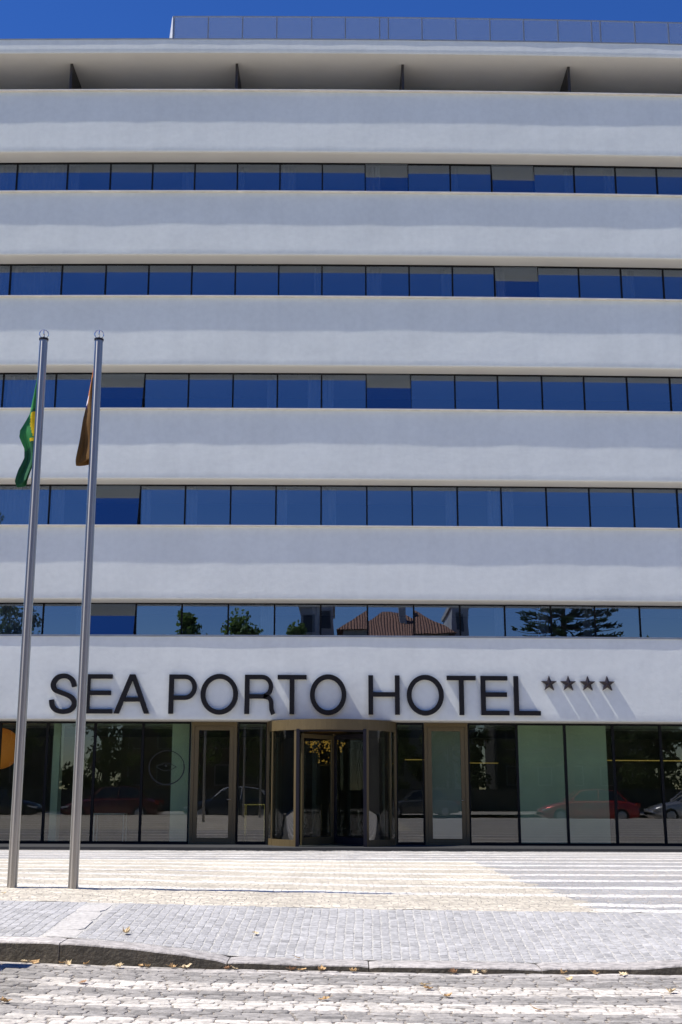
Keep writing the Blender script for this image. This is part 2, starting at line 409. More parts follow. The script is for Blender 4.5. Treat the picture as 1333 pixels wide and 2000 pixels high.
# kerb: long granite stones
rk = random.Random(3)
b = MB(); x = -24.0
joints_at = [-1.93]
edges = [-24.0]
while edges[-1] < 24:
    nx = edges[-1] + rk.uniform(.95, 1.25)
    if edges[-1] < -1.93 < nx + .4: nx = -1.93
    edges.append(nx)
for a, c in zip(edges, edges[1:]):
    xs = rng(a + .004, c - .004, .06); t0 = rk.uniform(-.004, .004)
    n0 = len(b.v)
    tone = rk.uniform(.85, 1.1); b.col = (.55 * tone, .51 * tone, .475 * tone)
    prof = []
    vs = []; fs = []
    for i, xx in enumerate(xs):
        e = .005 * noise.noise(Vector((xx * 9, 2, a))); zt = interp(xx, ZK) + t0 + .003 * noise.noise(Vector((xx * 6, 7, 0)))
        if i in (0, len(xs) - 1): zt -= .008
        ring = [(-22.80 + e, -.30), (-22.80 + e, zt - .012), (-22.796 + e, zt - .004), (-22.785 + e, zt), (-22.55, zt + .002), (-22.54, zt - .01), (-22.54, -.3)]
        vs += [(xx, p[0], p[1]) for p in ring]
    m_ = 7
    n0 = len(b.f)
    for i in range(len(xs) - 1):
        for j in range(m_): fs.append([i * m_ + j, (i + 1) * m_ + j, (i + 1) * m_ + (j + 1) % m_, i * m_ + (j + 1) % m_])
    fs.append(list(range(m_))); fs.append([(len(xs) - 1) * m_ + j for j in reversed(range(m_))])
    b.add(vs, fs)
    for q in range((len(xs) - 1) * m_):      # street faces coloured darker, standing in for their dimness under grazing sun
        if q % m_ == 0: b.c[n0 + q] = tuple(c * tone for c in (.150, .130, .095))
M['kerbstone'] = tone_mat('kerb_stone', namt=.4, nscale=16, bump=1.0, bscale=40)
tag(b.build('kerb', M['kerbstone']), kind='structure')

# individual setts as raised stones in one paving mesh
def sett(b, cx, cy, w, l, zf, hgt, rnd, jit, inset):
    j = lambda: rnd.uniform(-jit, jit)
    P = [(cx - w / 2 + j(), cy - l / 2 + j()), (cx + w / 2 + j(), cy - l / 2 + j()), (cx + w / 2 + j(), cy + l / 2 + j()), (cx - w / 2 + j(), cy + l / 2 + j())]
    # octagonal outline: cut corners
    out = []
    for k in range(4):
        p = P[k]; q = P[(k + 1) % 4]; c = rnd.uniform(.10, .2)
        out.append((p[0] + (q[0] - p[0]) * c, p[1] + (q[1] - p[1]) * c)); out.append((q[0] + (p[0] - q[0]) * c, q[1] + (p[1] - q[1]) * c))
    tx, ty = rnd.uniform(-.03, .03), rnd.uniform(-.03, .03); h = hgt * rnd.uniform(.75, 1.25)
    vs = []
    for (x, y) in out: vs.append((x, y, zf(x, y) - .012))
    for (x, y) in out: vs.append((x, y, zf(x, y) + h * .45))
    for (x, y) in out:
        xi = x + (cx - x) * inset; yi = y + (cy - y) * inset
        vs.append((xi, yi, zf(x, y) + h + tx * (xi - cx) + ty * (yi - cy)))
    vs.append((cx, cy, zf(cx, cy) + h * 1.12))
    fs = []
    for r_ in (0, 8):
        for k in range(8): k2 = (k + 1) % 8; fs.append([r_ + k, r_ + k2, r_ + 8 + k2, r_ + 8 + k])
    for k in range(8): fs.append([16 + k, 16 + (k + 1) % 8, 24])
    b.add(vs, fs)

rs = random.Random(11)
b = MB(); w = .067
xc = -7.0
while xc < 7.0:
    y = -22.54 + rs.uniform(0.0, .03); ww = w * rs.uniform(.92, 1.08)
    while y < -21.03:
        l = w * rs.uniform(.85, 1.25)
        xx = xc + .012 * noise.noise(Vector((xc * 1.5, y * 2, 5))) + .02 * (y + 21)
        if not (-2.13 < xx < -1.875):
            t = rs.gauss(1, .085); b.col = (.455 * t, .445 * t, .435 * t)
            sett(b, xx, min(y + l / 2, -21.0), ww - .007, l - .006, terr, .0028, rs, .0045, .14)
        y += l
    xc += ww
# long pale stones of the strip running across the sidewalk
y = -22.53
while y < -21.1:
    l = rs.uniform(.28, .5); l = min(l, -20.99 - y); t = rs.uniform(.93, 1.05); b.col = tuple(c * t for c in (.60, .57, .53))
    sett(b, -2.002, y + l / 2, .235, l - .006, terr, .004, rs, .002, .02); y += l
for i in range(60):
    l = .23; x0 = -7 + i * .235
    b.col = tuple(c * rs.uniform(.9, 1.05) for c in (.52, .49, .45))
o = b.build('sidewalk_paving', M['sett'], fix=False); tag(o, kind='structure')

b = MB(); y = -22.83; row = 0
while y > -25.6:
    dep = rs.uniform(.070, .084)
    yc = y - dep / 2; zone = (-22.83 - yc)
    x = -6.6 + rs.uniform(0, .2)
    while x < 6.6:
        l = rs.uniform(.09, .19)
        if row < 2: l = rs.uniform(.2, .4)
        cx = x + l / 2
        ph = ((zone - .31) % .62) / .62
        white = (ph > .50) and cx > -1.86 and zone > .30
        if row < 2: base = (.54, .50, .455)
        elif white: base = (.66, .61, .54)
        else: base = (.36, .335, .305)
        t = rs.gauss(1, .11 if white or row < 2 else .15); b.col = tuple(min(.86, c * t) for c in base)
        yo = .018 * noise.noise(Vector((cx * 1.4, row * .6, 9)))
        sett(b, cx, yc + yo, l - .010, dep - .007, terr, .0055, rs, .008, .10)
        x += l
    y -= dep; row += 1
tag(b.build('road_paving', M['roadsett'], fix=False), kind='structure')

# ------------------------------------------------------------------ hotel
XE = [-11.6, -10.4, -9.2, -7.765, -6.545, -5.35, -4.15, -2.94, -1.732, -.53, .69, 1.895, 3.1, 4.268, 5.47, 6.615, 7.787, 8.96, 10.1, 11.3]
X0, X1 = -12.8, 12.8
SILL = [17.43, 14.32, 11.12, 7.94, 5.07]
HEAD = [18.67, 15.56, 12.36, 9.21, 6.02, 2.96]
TOPZ = 20.56
hotel = empty('hotel_building', (0, 0, 0))
tag(hotel, 'long white modern hotel with stacked plaster bands, ribbon windows and glazed ground floor', 'building')

def band(top, bot, seed, amp=.0045):
    b = MB(); r = .065
    prof = [(2.2, bot), (.02, bot), (-.54 + .0, bot)]
    for k in range(1, 6):
        a = math.pi / 2 * k / 5; prof.append((-.54 - .06 * math.sin(a), bot + r * (1 - math.cos(a))))
    nz_ = max(2, int((top - bot) / .14))
    for k in range(1, nz_ + 1): prof.append((-.6, bot + r + (top - bot - r) * k / nz_))
    prof.append((2.2, top))
    xs = rng(X0, X1, .16); n = len(prof)
    b.extrude_x(prof, xs)
    out = []
    for i, (x, y, z) in enumerate(b.v):
        if y < -.53 and z > bot + .02:
            k = min(1, (z - bot - .02) / .15) * min(1, max(0, (top - z) / .12))
            y += amp * k * (noise.noise(Vector((x * .55, seed * 9.1, z * .9))) * 1.3 + noise.noise(Vector((x * 1.7, seed * 3.3, z * 2.0))) * .75)
        out.append((x, y, z))
    b.v = out
    # soffit faces take the second material
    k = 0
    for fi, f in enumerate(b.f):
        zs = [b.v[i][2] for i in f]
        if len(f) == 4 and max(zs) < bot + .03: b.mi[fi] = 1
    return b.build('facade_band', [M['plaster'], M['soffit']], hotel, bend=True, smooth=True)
tops = [TOPZ] + SILL
for i in range(6):
    band(tops[i], HEAD[i], i)
    c = MB(); p = .023 if i == 5 else .086; th = .045 if i == 5 else .028
    c.box(X0, X1, -.6 - p, 0.06 if i else .1, tops[i] + .002, tops[i] + th, step=1.2)
    c.build('coping', M['greycoping'] if i == 5 else M['coping'], hotel, bend=True)
# roof fascia and its deep soffit
b = MB(); prof = [(6, 21.72), (-.62, 21.72), (-.68, 21.74), (-.70, 21.78)] + [(-.70, 21.78 + .38 * k / 4) for k in range(1, 5)] + [(6, 22.16)]
b.extrude_x(prof, rng(X0, X1, .16))
b.v = [(x, y + (.004 * noise.noise(Vector((x * 1.1, 4, z * 2))) if y < -.65 else 0), z) for x, y, z in b.v]
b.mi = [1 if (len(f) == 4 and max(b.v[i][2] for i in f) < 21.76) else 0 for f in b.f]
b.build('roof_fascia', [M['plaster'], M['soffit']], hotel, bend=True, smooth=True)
b = MB(); b.box(X0, X1, -.715, .3, 22.162, 22.19, step=1.2); b.build('roof_coping', M['greycoping'], hotel, bend=True)
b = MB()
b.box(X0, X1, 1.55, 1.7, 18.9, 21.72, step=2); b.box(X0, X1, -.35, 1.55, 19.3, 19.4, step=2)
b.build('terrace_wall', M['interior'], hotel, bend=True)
for xf in (-7.775, -3.005, 1.78, 6.562, 11.3, -12.5):
    f = MB(); f.prism([(xf - .035, 20.0), (xf + .035, 20.0), (xf + .035, 21.70), (xf - .035, 21.70)], -.22, 1.5)
    f.build('terrace_divider', M['fin'], hotel, bend=True)
# solid body and end walls
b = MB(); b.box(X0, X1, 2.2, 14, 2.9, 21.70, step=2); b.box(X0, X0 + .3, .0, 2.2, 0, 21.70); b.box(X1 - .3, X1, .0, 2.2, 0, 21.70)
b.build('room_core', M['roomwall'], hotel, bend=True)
b = MB(); b.box(X0 + .01, X1 - .01, 0, 14, 22.17, 22.2, step=2); b.build('flat_roof', M['core'], hotel, bend=True)

# ribbon windows
OPEN = {0: {10: .20, 13: .27}, 1: {13: .30}, 2: {4: .32, 10: .30}, 3: {4: .33}, 4: {4: .26}}
rw = random.Random(5)
for r_, (zs, zh) in enumerate(zip(SILL, HEAD)):
    zb = zs - .02
    for k in range(len(XE) - 1):
        a, c = XE[k], XE[k + 1]
        fw = .019
        f = MB(); f.frame(a + .001, c - .001, -.03, .05, zb, zh, fw, .03, .03)
        fo = f.build('window', M['blackframe'], hotel, bend=True)
        g = MB(); op = OPEN[r_].get(k, 0)
        tlt = rw.gauss(0, .003); tw = rw.gauss(0, .0022)
        za, zc = zb + .03, zh - .03; xa, xc = a + fw, c - fw
        if op: xa -= .012; xc += .012; za -= .02
        y_b = -.036 - op if op else .0
        y_t = -.036 if op else .0
        dx_ = (xc - xa) * tw
        yb = [y_b + tlt, y_b + tlt + dx_, y_t + dx_, y_t]
        vs = [(xa, yb[0], za), (xc, yb[1], za), (xc, yb[2], zc), (xa, yb[3], zc)]
        g.add(vs + [(x, y + .012, z) for x, y, z in vs], [[0, 1, 2, 3], [7, 6, 5, 4], [0, 4, 5, 1], [1, 5, 6, 2], [2, 6, 7, 3], [3, 7, 4, 0]])
        g.build('pane', M['glass'], fo, bend=True)
        # curtain hung inside
        mode = rw.random()
        if k <= 2: spans = [(a + .04, c - .04)]
        elif mode < .22: spans = [(a + .04, a + .04 + rw.uniform(.15, .4))]
        elif mode < .42: spans = [(c - .04 - rw.uniform(.15, .35), c - .04)]
        else: spans = []
        for (u0, u1) in spans:
            q = MB(); n = max(6, int((u1 - u0) / .035)); vs = []
            for i in range(n + 1):
                x = u0 + (u1 - u0) * i / n; y = .16 + .025 * math.sin(i * 1.9 + k) + .008 * math.sin(i * .7)
                vs += [(x, y, zb - .1), (x, y, zh - .02)]
            q.add(vs, [[2 * i, 2 * i + 2, 2 * i + 3, 2 * i + 1] for i in range(n)])
            q.build('curtain', M['curtain'], fo, bend=True, smooth=True, fix=False)

# ground floor glazing
ZT = 2.955; ZG0 = -.055
GP = [(-11.1, -9.9), (-9.9, -8.69), (-8.69, -7.48), (-7.48, -6.265), (-6.265, -5.045), (-5.045, -3.83), (-2.625, -1.885), (1.405, 2.10), (3.235, 4.475), (4.475, 5.70), (5.70, 6.925), (6.925, 8.135), (8.135, 9.35), (9.35, 10.56), (10.56, 11.8)]
for a, c in GP:
    f = MB(); f.frame(a + .001, c - .001, -.05, .05, ZG0, ZT, .03, .045, .05)
    fo = f.build('lobby_window', M['blackframe'], hotel, bend=True)
    g = MB(); g.box(a + .03, c - .03, -.006, .006, ZG0 + .05, ZT - .045); g.build('pane', M['shopglass'], fo, bend=True)
    if abs(a + 5.045) < .01:
        e = MB(); cx, cz, ro = -4.42, 1.81, .46
        n = 56
        pts = [(cx + ro * math.cos(2 * math.pi * i / n), -.011, cz + ro * .94 * math.sin(2 * math.pi * i / n)) for i in range(n)]
        for i in range(n):
            p = pts[i]; q = pts[(i + 1) % n]; s_ = .93 if math.sin(2 * math.pi * i / n) < .2 else .955
            e.add([p, q, (cx + (q[0] - cx) * s_, -.011, cz + (q[2] - cz) * s_), (cx + (p[0] - cx) * s_, -.011, cz + (p[2] - cz) * s_)], [[0, 1, 2, 3]])
        def ln(x0, z0, x1, z1, w):
            dx, dz_ = x1 - x0, z1 - z0; l = math.hypot(dx, dz_); nx, nz2 = -dz_ / l * w / 2, dx / l * w / 2
            e.add([(x0 - nx, -.011, z0 - nz2), (x1 - nx, -.011, z1 - nz2), (x1 + nx, -.011, z1 + nz2), (x0 + nx, -.011, z0 + nz2)], [[0, 1, 2, 3]])
        for sg in (1, -1):
            pv = None
            for i in range(13):
                t = i / 12; px_ = cx - .26 + .50 * t; pz = cz + .02 + sg * .10 * math.sin(math.pi * min(1, t * 1.0)) * (1 - .1 * t)
                if pv: ln(pv[0], pv[1], px_, pz, .014)
                pv = (px_, pz)
        e.add([(cx - .02 + .03 * math.cos(i), -.011, cz + .05 + .03 * math.sin(i)) for i in (0, 1, 2, 3, 4, 5)], [[0, 1, 2, 3, 4, 5]])
        e.build('emblem', mat('etched_film', (.045, .045, .042), .9, spec=.1), fo, bend=True, fix=False)

def side_door(a, c, name='side_door'):
    f = MB(); f.frame(a, c, -.09, .06, ZG0, ZT, .075, .10, .03)
    d = f.build(name, M['bronze'], hotel, bend=True)
    f = MB(); f.frame(a + .08, c - .08, -.075, .0, ZG0 + .035, ZT - .105, .105, .105, .12)
    f.build('leaf', M['bronze'], d, bend=True)
    g = MB(); g.box(a + .185, c - .185, -.045, -.035, ZG0 + .155, ZT - .21); g.build('pane', M['doorglass'], d, bend=True)
    h = MB(); hx = c - .13
    h.tube([(hx, -.075, 1.03), (hx, -.12, 1.03), (hx - .10, -.12, 1.03)], .011, 8); h.build('handle', M['chrome'], d, bend=True)
    return d
side_door(-3.80, -2.645); side_door(2.115, 3.22)

# revolving door
RC, RR = -.235, 1.60
rd = MB(); A0 = R(31)
rd.arc(RC, 0, RR - .10, RR + .03, -R(92), R(92), 2.70, 2.955, 40)           # header drum
rd.arc(RC, 0, 0.0, RR - .1, -R(92), R(92), 2.90, 2.95, 40)                 # drum roof
for sg in (-1, 1):
    rd.arc(RC, 0, RR - .03, RR + .015, sg * A0, sg * R(88), ZG0, .10, 20)
    for an, wd in ((A0 + .02, .035), (R(87), .035), (R(66), .012)):
        x, y = RC + sg * RR * math.sin(an), -RR * math.cos(an)
        rd.arc(RC, 0, RR - .04, RR + .02, sg * an - wd, sg * an + wd, ZG0, 2.70, 3)
rd.box(-1.885, RC - RR * math.sin(R(88)) - .0, -.11, .05, ZG0, ZT); rd.box(RC + RR * math.sin(R(88)), 1.405, -.11, .05, ZG0, ZT)
rdo = rd.build('revolving_door', M['bronze'], hotel, bend=True)
for sg in (-1, 1):
    g = MB(); g.arc(RC, 0, RR - .012, RR, sg * (A0 + .05), sg * R(85.5), .10, 2.70, 24); g.build('curved_pane', M['doorglass'], rdo, bend=True, smooth=True)
    g = MB(); x = RC + sg * (RR * math.sin(A0) - .01); y = -RR * math.cos(A0) - .02
    g.box(x - .04, x + .04, y - .05, y + .03, ZG0, 2.72); g.build('door_post', M['bronzedark'], rdo, bend=True)
g = MB(); yy = -RR * math.cos(A0) - .03; hw = RR * math.sin(A0) - .05
g.box(RC - hw, RC + hw, yy - .02, yy + .03, 2.66, 2.71); g.build('lintel', M['bronzedark'], rdo, bend=True)
for an, m_ in ((-R(33), 'bronze'), (R(36), 'bronzedark'), (R(147), 'bronzedark'), (-R(144), 'bronzedark')):  # left front wing coloured lighter as sunlit, the other wings darker as shaded
    rot = Matrix.Translation((RC + .05, 0, 0)) @ Matrix.Rotation(an, 4, 'Z') 
    g = MB(); Lw = RR - .17
    f2 = MB()
    for (x0, x1, z0, z1) in ((.03, .12, -.03, 2.62), (Lw - .07, Lw, -.03, 2.62), (.11, Lw - .07, -.03, .14), (.11, Lw - .07, 2.52, 2.62)):
        f2.box(-.022, .022, -x1, -x0, z0, z1)
    f2.v = [tuple(rot @ Vector(p)) for p in f2.v]; f2.build('wing', M[m_], rdo, bend=True)
    g.box(-.005, .005, -(Lw - .07), -.11, .14, 2.52); g.v = [tuple(rot @ Vector(p)) for p in g.v]
    g.build('wing_pane', M['doorglass'], rdo, bend=True)
g = MB(); g.lathe([(.045, 0), (.045, 2.66)], RC + .05, 0, 12); g.build('centre_post', M['bronze'], rdo, bend=True)

# lobby interior
b = MB(); b.box(X0, X1, .06, 12, -.3, -.05, step=3); b.box(X0, X1, 7.0, 7.2, -.05, 2.89, step=3); b.box(X0 + .31, X0 + .4, .08, 6.99, -.04, 2.89); b.box(X1 - .4, X1 - .31, .08, 6.99, -.04, 2.89)
b.build('lobby_shell', M['lobbywall'], hotel, bend=True)
b = MB(); b.box(-4.35, -3.86, .35, .8, -.05, 2.93); b.box(4.55, 6.85, .45, .6, -.05, 2.93, step=1); b.box(2.28, 3.2, .55, .65, -.05, 2.93)
b.box(-7.40, -7.22, .3, .7, -.05, 2.93)
b.build('lobby_panels', M['greenwall'], hotel, bend=True)
b = MB()
b.box(3.3, 4.45, 3.6, 3.64, 2.04, 2.06); b.box(7.4, 10.5, 3.2, 3.24, 2.12, 2.145); b.box(1.75, 2.3, 2.4, 2.44, 2.09, 2.11)
b.build('strip_light', mat('warm_strip_light', (.8, .6, .2), emit=(1, .62, .14), estr=.16), hotel, bend=True)

# lobby things
def obj_lobby_table(x, y, w, d_, h, m, name, label, cat):
    b = MB()
    t = empty(name, (x, y, -.05)); tag(t, label, cat)
    for sx_ in (-1, 1):
        for sy in (-1, 1):
            b = MB(); b.tube([(sx_ * w / 2, sy * d_ / 2, 0), (sx_ * w / 2, sy * d_ / 2, h)], .010, 6); b.build('leg', m, t)
    b = MB(); b.frame(-w / 2 - .012, w / 2 + .012, -d_ / 2 - .012, d_ / 2 + .012, 0, 0, 0) if False else b.box(-w / 2 - .02, w / 2 + .02, -d_ / 2 - .02, d_ / 2 + .02, h, h + .018)
    b.build('table_top', m, t); return t
wm = mat('white_table_paint', (.8, .78, .72), .4); gm = mat('brass_leg', (.8, .58, .2), .25, 1.0)
obj_lobby_table(-5.93, .75, .75, .45, .72, wm, 'side_table', 'thin white metal table behind the lobby glass left of the etched window', 'table')
obj_lobby_table(-2.22, .9, .5, .4, .95, gm, 'console_table', 'slim brass legged table behind the narrow window by the revolving door', 'table')
# chandelier
ch = empty('chandelier', (-.42, 3.0, 2.95)); tag(ch, 'amber glass bead chandelier glowing inside above the revolving door', 'chandelier')
M['bead'] = mat('amber_bead', (.8, .45, .08), .2, emit=(1, .52, .10), estr=.36)
b = MB(); rc = random.Random(2)
for i in range(150):
    r_ = rc.random() ** .5 * .6; a = rc.random() * 6.28; z = -.22 - 1.0 * rc.random() * (1 - r_ / .75); s_ = rc.uniform(.014, .034)
    x, y = r_ * math.cos(a), r_ * math.sin(a)
    b.add([(x + s_, y, z), (x - s_, y, z), (x, y + s_, z), (x, y - s_, z), (x, y, z + s_), (x, y, z - s_)],
          [[0, 2, 4], [2, 1, 4], [1, 3, 4], [3, 0, 4], [2, 0, 5], [1, 2, 5], [3, 1, 5], [0, 3, 5]])
b.build('beads', M['bead'], ch, fix=False)
b = MB(); b.lathe([(.62, -.10), (.62, -.06), (.0, -.05)], 0, 0, 28); b.tube([(0, 0, -.06), (0, 0, .0)], .02); b.build('ceiling_plate', M['bronze'], ch)
# orange globe pendant at the far left
pl = empty('pendant_lamp', (-8.86, .75, 2.93)); tag(pl, 'large round orange lamp shade behind the glass at the far left', 'lamp')
b = MB(); b.lathe([(.05, -1.12)] + [(.50 * math.sin(math.pi * k / 12), -.6 - .52 * math.cos(math.pi * k / 12)) for k in range(1, 12)] + [(.05, -.075)], 0, 0, 28)
b.build('shade', mat('orange_fabric', (.80, .26, .04), .7, noise_amt=.2, nscale=30, emit=(1, .3, .04), estr=.09), pl, smooth=True)
b = MB(); b.tube([(0, 0, -.08), (0, 0, 0)], .008); b.build('cord', M['blackframe'], pl)

# rooftop screen
sc_y = 3.0
b = MB(); b.box(-5.40, X1, sc_y + .12, sc_y + .16, 22.2, 22.32, step=1.1)
b.box(-5.40, X1, sc_y + .02, sc_y + .05, 25.50, 25.54, step=1.1)
sr = b.build('rooftop_screen', M['greycoping'], hotel, bend=True)
SX = [-5.36, -4.26, -3.16, -2.06, -.94, .14, 1.24, 1.52, 2.6, 3.69, 4.78, 5.86, 6.96, 8.04, 8.32, 9.42, 10.5, 11.6, 12.7]
for a, c in zip(SX, SX[1:]):
    b = MB(); b.box(a + .01, c - .01, sc_y, sc_y + .015, 22.25, 25.50); b.build('screen_panel', M['screen'], sr, bend=True)
for a in SX:
    b = MB(); b.box(a - .02, a + .02, sc_y + .02, sc_y + .09, 22.2, 25.5); b.build('screen_post', mat('screen_post_metal', (.24, .25, .28), .5, .4) if a == SX[0] else bpy.data.materials['screen_post_metal'], sr, bend=True)
b = MB(); b.add([(-5.40, sc_y, 22.2), (-5.40, sc_y, 25.53), (-5.44, sc_y + .1, 25.5), (-5.74, sc_y + .1, 22.2)], [[0, 1, 2, 3]])
b.add([(-5.40, sc_y + .2, 22.2), (-5.40, sc_y + .2, 25.53)], [])
b.v[4] = (-5.40, sc_y + .2, 22.2); b.add([], [])
b.f += [[0, 4, 5, 1], [2, 3, 4, 5]]; b.mi += [0, 0]; b.c += [(1, 1, 1)] * 2
b.build('screen_return', mat('white_metal', (.62, .64, .68), .5), sr, bend=True)

# ------------------------------------------------------------------ sign
sign = empty('hotel_sign', (0, -.6, 3.1)); tag(sign, 'dark metal letters SEA PORTO HOTEL with four stars fixed to the lowest white band', 'sign')
SW = .118; ZB, ZTP = 3.120, 4.098; YF, YB = -.705, -.597
def stroke(b, pts, w, closed=False):
    n = len(pts); Lp = []; Rp = []
    for i in range(n):
        p = Vector(pts[i]).to_2d()
        if closed: a, c = Vector(pts[i - 1]).to_2d(), Vector(pts[(i + 1) % n]).to_2d()
        else: a = Vector(pts[i - 1]).to_2d() if i else None; c = Vector(pts[i + 1]).to_2d() if i < n - 1 else None
        if a is None: a = p - (c - p)
        if c is None: c = p + (p - a)
        d1 = (p - a).normalized(); d2 = (c - p).normalized(); t = (d1 + d2).normalized(); nn = Vector((-t.y, t.x))
        k = 1 / max(.4, nn.dot(Vector((-d1.y, d1.x))))
        Lp.append(p + nn * w / 2 * k); Rp.append(p - nn * w / 2 * k)
    vs = []
    for l, r_ in zip(Lp, Rp): vs += [(l.x, YF, l.y), (r_.x, YF, r_.y), (r_.x, YB, r_.y), (l.x, YB, l.y)]
    fs = []
    for i in range(n if closed else n - 1):
        a = 4 * i; c = 4 * ((i + 1) % n)
        for j in range(4): fs.append([a + j, a + (j + 1) % 4, c + (j + 1) % 4, c + j])
    if not closed: fs += [[3, 2, 1, 0], [4 * n - 4, 4 * n - 3, 4 * n - 2, 4 * n - 1]]
    b.add(vs, fs)
def catmull(P, k=6):
    out = []; Q = [P[0]] + P + [P[-1]]
    for i in range(1, len(Q) - 2):
        p0, p1, p2, p3 = [Vector(q) for q in Q[i - 1:i + 3]]
        for j in range(k):
            t = j / k; out.append(.5 * ((2 * p1) + (p2 - p0) * t + (2 * p0 - 5 * p1 + 4 * p2 - p3) * t * t + (3 * p1 - p0 - 3 * p2 + p3) * t ** 3))
    out.append(Vector(P[-1])); return [(v.x, v.y) for v in out]
def letter(chh, x0, x1):
    b = MB(); h = SW / 2; zb, zt = ZB, ZTP; w = SW
    if chh == 'O':
        cx = (x0 + x1) / 2; rx = (x1 - x0) / 2 - h; rz = (zt - zb) / 2 + .018 - h; cz = (zt + zb) / 2
        stroke(b, [(cx + rx * math.cos(2 * math.pi * i / 48), cz + rz * math.sin(2 * math.pi * i / 48)) for i in range(48)], w, True)
    elif chh == 'S':
        P = [(.92, .70), (.85, .86), (.68, .97), (.48, 1.0), (.26, .965), (.12, .86), (.075, .735), (.15, .615), (.33, .55), (.55, .495), (.78, .42), (.93, .30), (.93, .155), (.78, .04), (.52, 0), (.26, .035), (.09, .15), (.035, .33)]
        xa, xb, za, zc = x0 + h * .6, x1 - h * .8, zb + h - .015, zt - h + .015
        stroke(b, catmull([(xa + (xb - xa) * u, za + (zc - za) * v) for u, v in P]), w)
    elif chh == 'A':
        ap = (x0 + x1) / 2
        b.prism([(x0, zb), (x0 + .125, zb), (ap, zt - .135), (x1 - .125, zb), (x1, zb), (ap + .068, zt), (ap - .068, zt)], YF, YB)
        zz = zb + .30; k = (zz - zb) / (zt - zb) * (ap - x0)
        b.prism([(x0 + k + .10, zz), (x1 - k - .10, zz), (x1 - k - .14, zz + .105), (x0 + k + .14, zz + .105)], YF + .002, YB)
    else:
        if chh != 'T': b.box(x0, x0 + w, YF, YB, zb, zt)
        if chh == 'T':
            cx = (x0 + x1) / 2; b.box(x0, x1, YF, YB, zt - .108, zt); b.box(cx - h, cx + h, YF, YB, zb, zt - .108)
        if chh == 'E':
            for z0, k in ((zb, 1), ((zb + zt) / 2 - .03, .93), (zt - .108, .96)):
                b.box(x0 + w, x0 + (x1 - x0) * k, YF, YB, z0, z0 + .108)
        if chh == 'L': b.box(x0 + w, x1, YF, YB, zb, zb + .108)
        if chh == 'H': b.box(x1 - w, x1, YF, YB, zb, zt); b.box(x0 + w, x1 - w, YF, YB, (zb + zt) / 2 - .04, (zb + zt) / 2 + .068)
        if chh in 'PR':
            zl = zb + .40 if chh == 'P' else zb + .44
            hgt = (zt - h + .005) - zl; r_ = hgt / 2; xr = x1 - h - r_ * .92 - (.04 if chh == 'R' else 0)
            pts = [(x0 + w - .001, zt - h + .005), (xr, zt - h + .005)]
            pts += [(xr + r_ * .92 * math.sin(math.pi * i / 14), zl + r_ + r_ * math.cos(math.pi * i / 14)) for i in range(1, 14)]
            pts += [(xr, zl), (x0 + w - .001, zl)]
            stroke(b, pts, .108)
            if chh == 'R':
                stroke(b, catmull([(xr + .04, zl + .0), (x1 - .15, zl - .035), (x1 - .095, zl - .12), (x1 - .085, zl - .25), (x1 - .075, zb + .10), (x1 - .035, zb + .0)], 4), w * .93)
    o = b.build('letter', M['letter'], sign, bend=True)
    return o
for chh, x0, x1 in [('S', -7.335, -6.62), ('E', -6.44, -5.743), ('A', -5.704, -4.815), ('P', -4.331, -3.629), ('O', -3.532, -2.591), ('R', -2.423, -1.665), ('T', -1.598, -.87), ('O', -.78, .135), ('H', .69, 1.476), ('O', 1.656, 2.585), ('T', 2.668, 3.397), ('E', 3.519, 4.222), ('L', 4.351, 5.008)]:
    o = letter(chh, x0, x1)
for cx in (5.247, 5.73, 6.22, 6.71):
    b = MB(); cz = 3.915; ro, ri = .200, .080; vs = [(cx, YF - .035, cz)]
    for i in range(10):
        r_ = ro if i % 2 == 0 else ri; a = math.pi / 2 + i * math.pi / 5
        vs.append((cx + r_ * math.cos(a), YF + .012, cz + r_ * math.sin(a)))
    for i in range(10):
        x, y, z = vs[1 + i]; vs.append((x, YB, z))
    fs = [[0, 1 + i, 1 + (i + 1) % 10] for i in range(10)] + [[1 + i, 11 + i, 11 + (i + 1) % 10, 1 + (i + 1) % 10] for i in range(10)] + [[11 + i for i in range(10)]]
    b.add(vs, fs); b.build('star', M['star'], sign, bend=True)
for o in list(sign.children):
    for v in o.data.vertices: v.co -= sign.location

# ------------------------------------------------------------------ flagpoles and flags
def flagpole(x, y, label):
    zb = terr(x, y) - .02; H = 6.04 - zb
    t = empty('flagpole', (x, y, zb)); tag(t, label, 'flagpole', 'steel flagpoles in front of the hotel')
    b = MB(); b.lathe([(.050, 0), (.0495, 1.5), (.047, 3.5), (.044, H - .03)], 0, 0, 40); b.build('shaft', M['steel'], t, smooth=True)
    b = MB(); b.lathe([(.049, H - .03), (.051, H - .022), (.051, H - .008), (.030, H)], 0, 0, 24); b.build('cap', M['bronzedark'], t, smooth=True)
    for a, ry in ((.25, .048), (1.75, .045)):
        b = MB(); pts = [(ry * math.sin(q) * math.cos(a), ry * math.sin(q) * math.sin(a), H + .043 - .048 * math.cos(q)) for q in [2 * math.pi * i / 28 for i in range(28)]]
        b.tube(pts, .0052, 8, True); b.build('ring', M['chrome'], t, smooth=True)
    return t
flagpole(-3.258, -19.01, 'steel flagpole on the left holding the green and yellow flag')
flagpole(-2.655, -19.0, 'steel flagpole nearer the letters holding the brown flag')
flagpole(-3.93, -19.03, 'steel flagpole without a flag, just outside the frame left of the green flag')
flagpole(-5.05, -14.6, 'steel flagpole standing farther back towards the building at the far left')

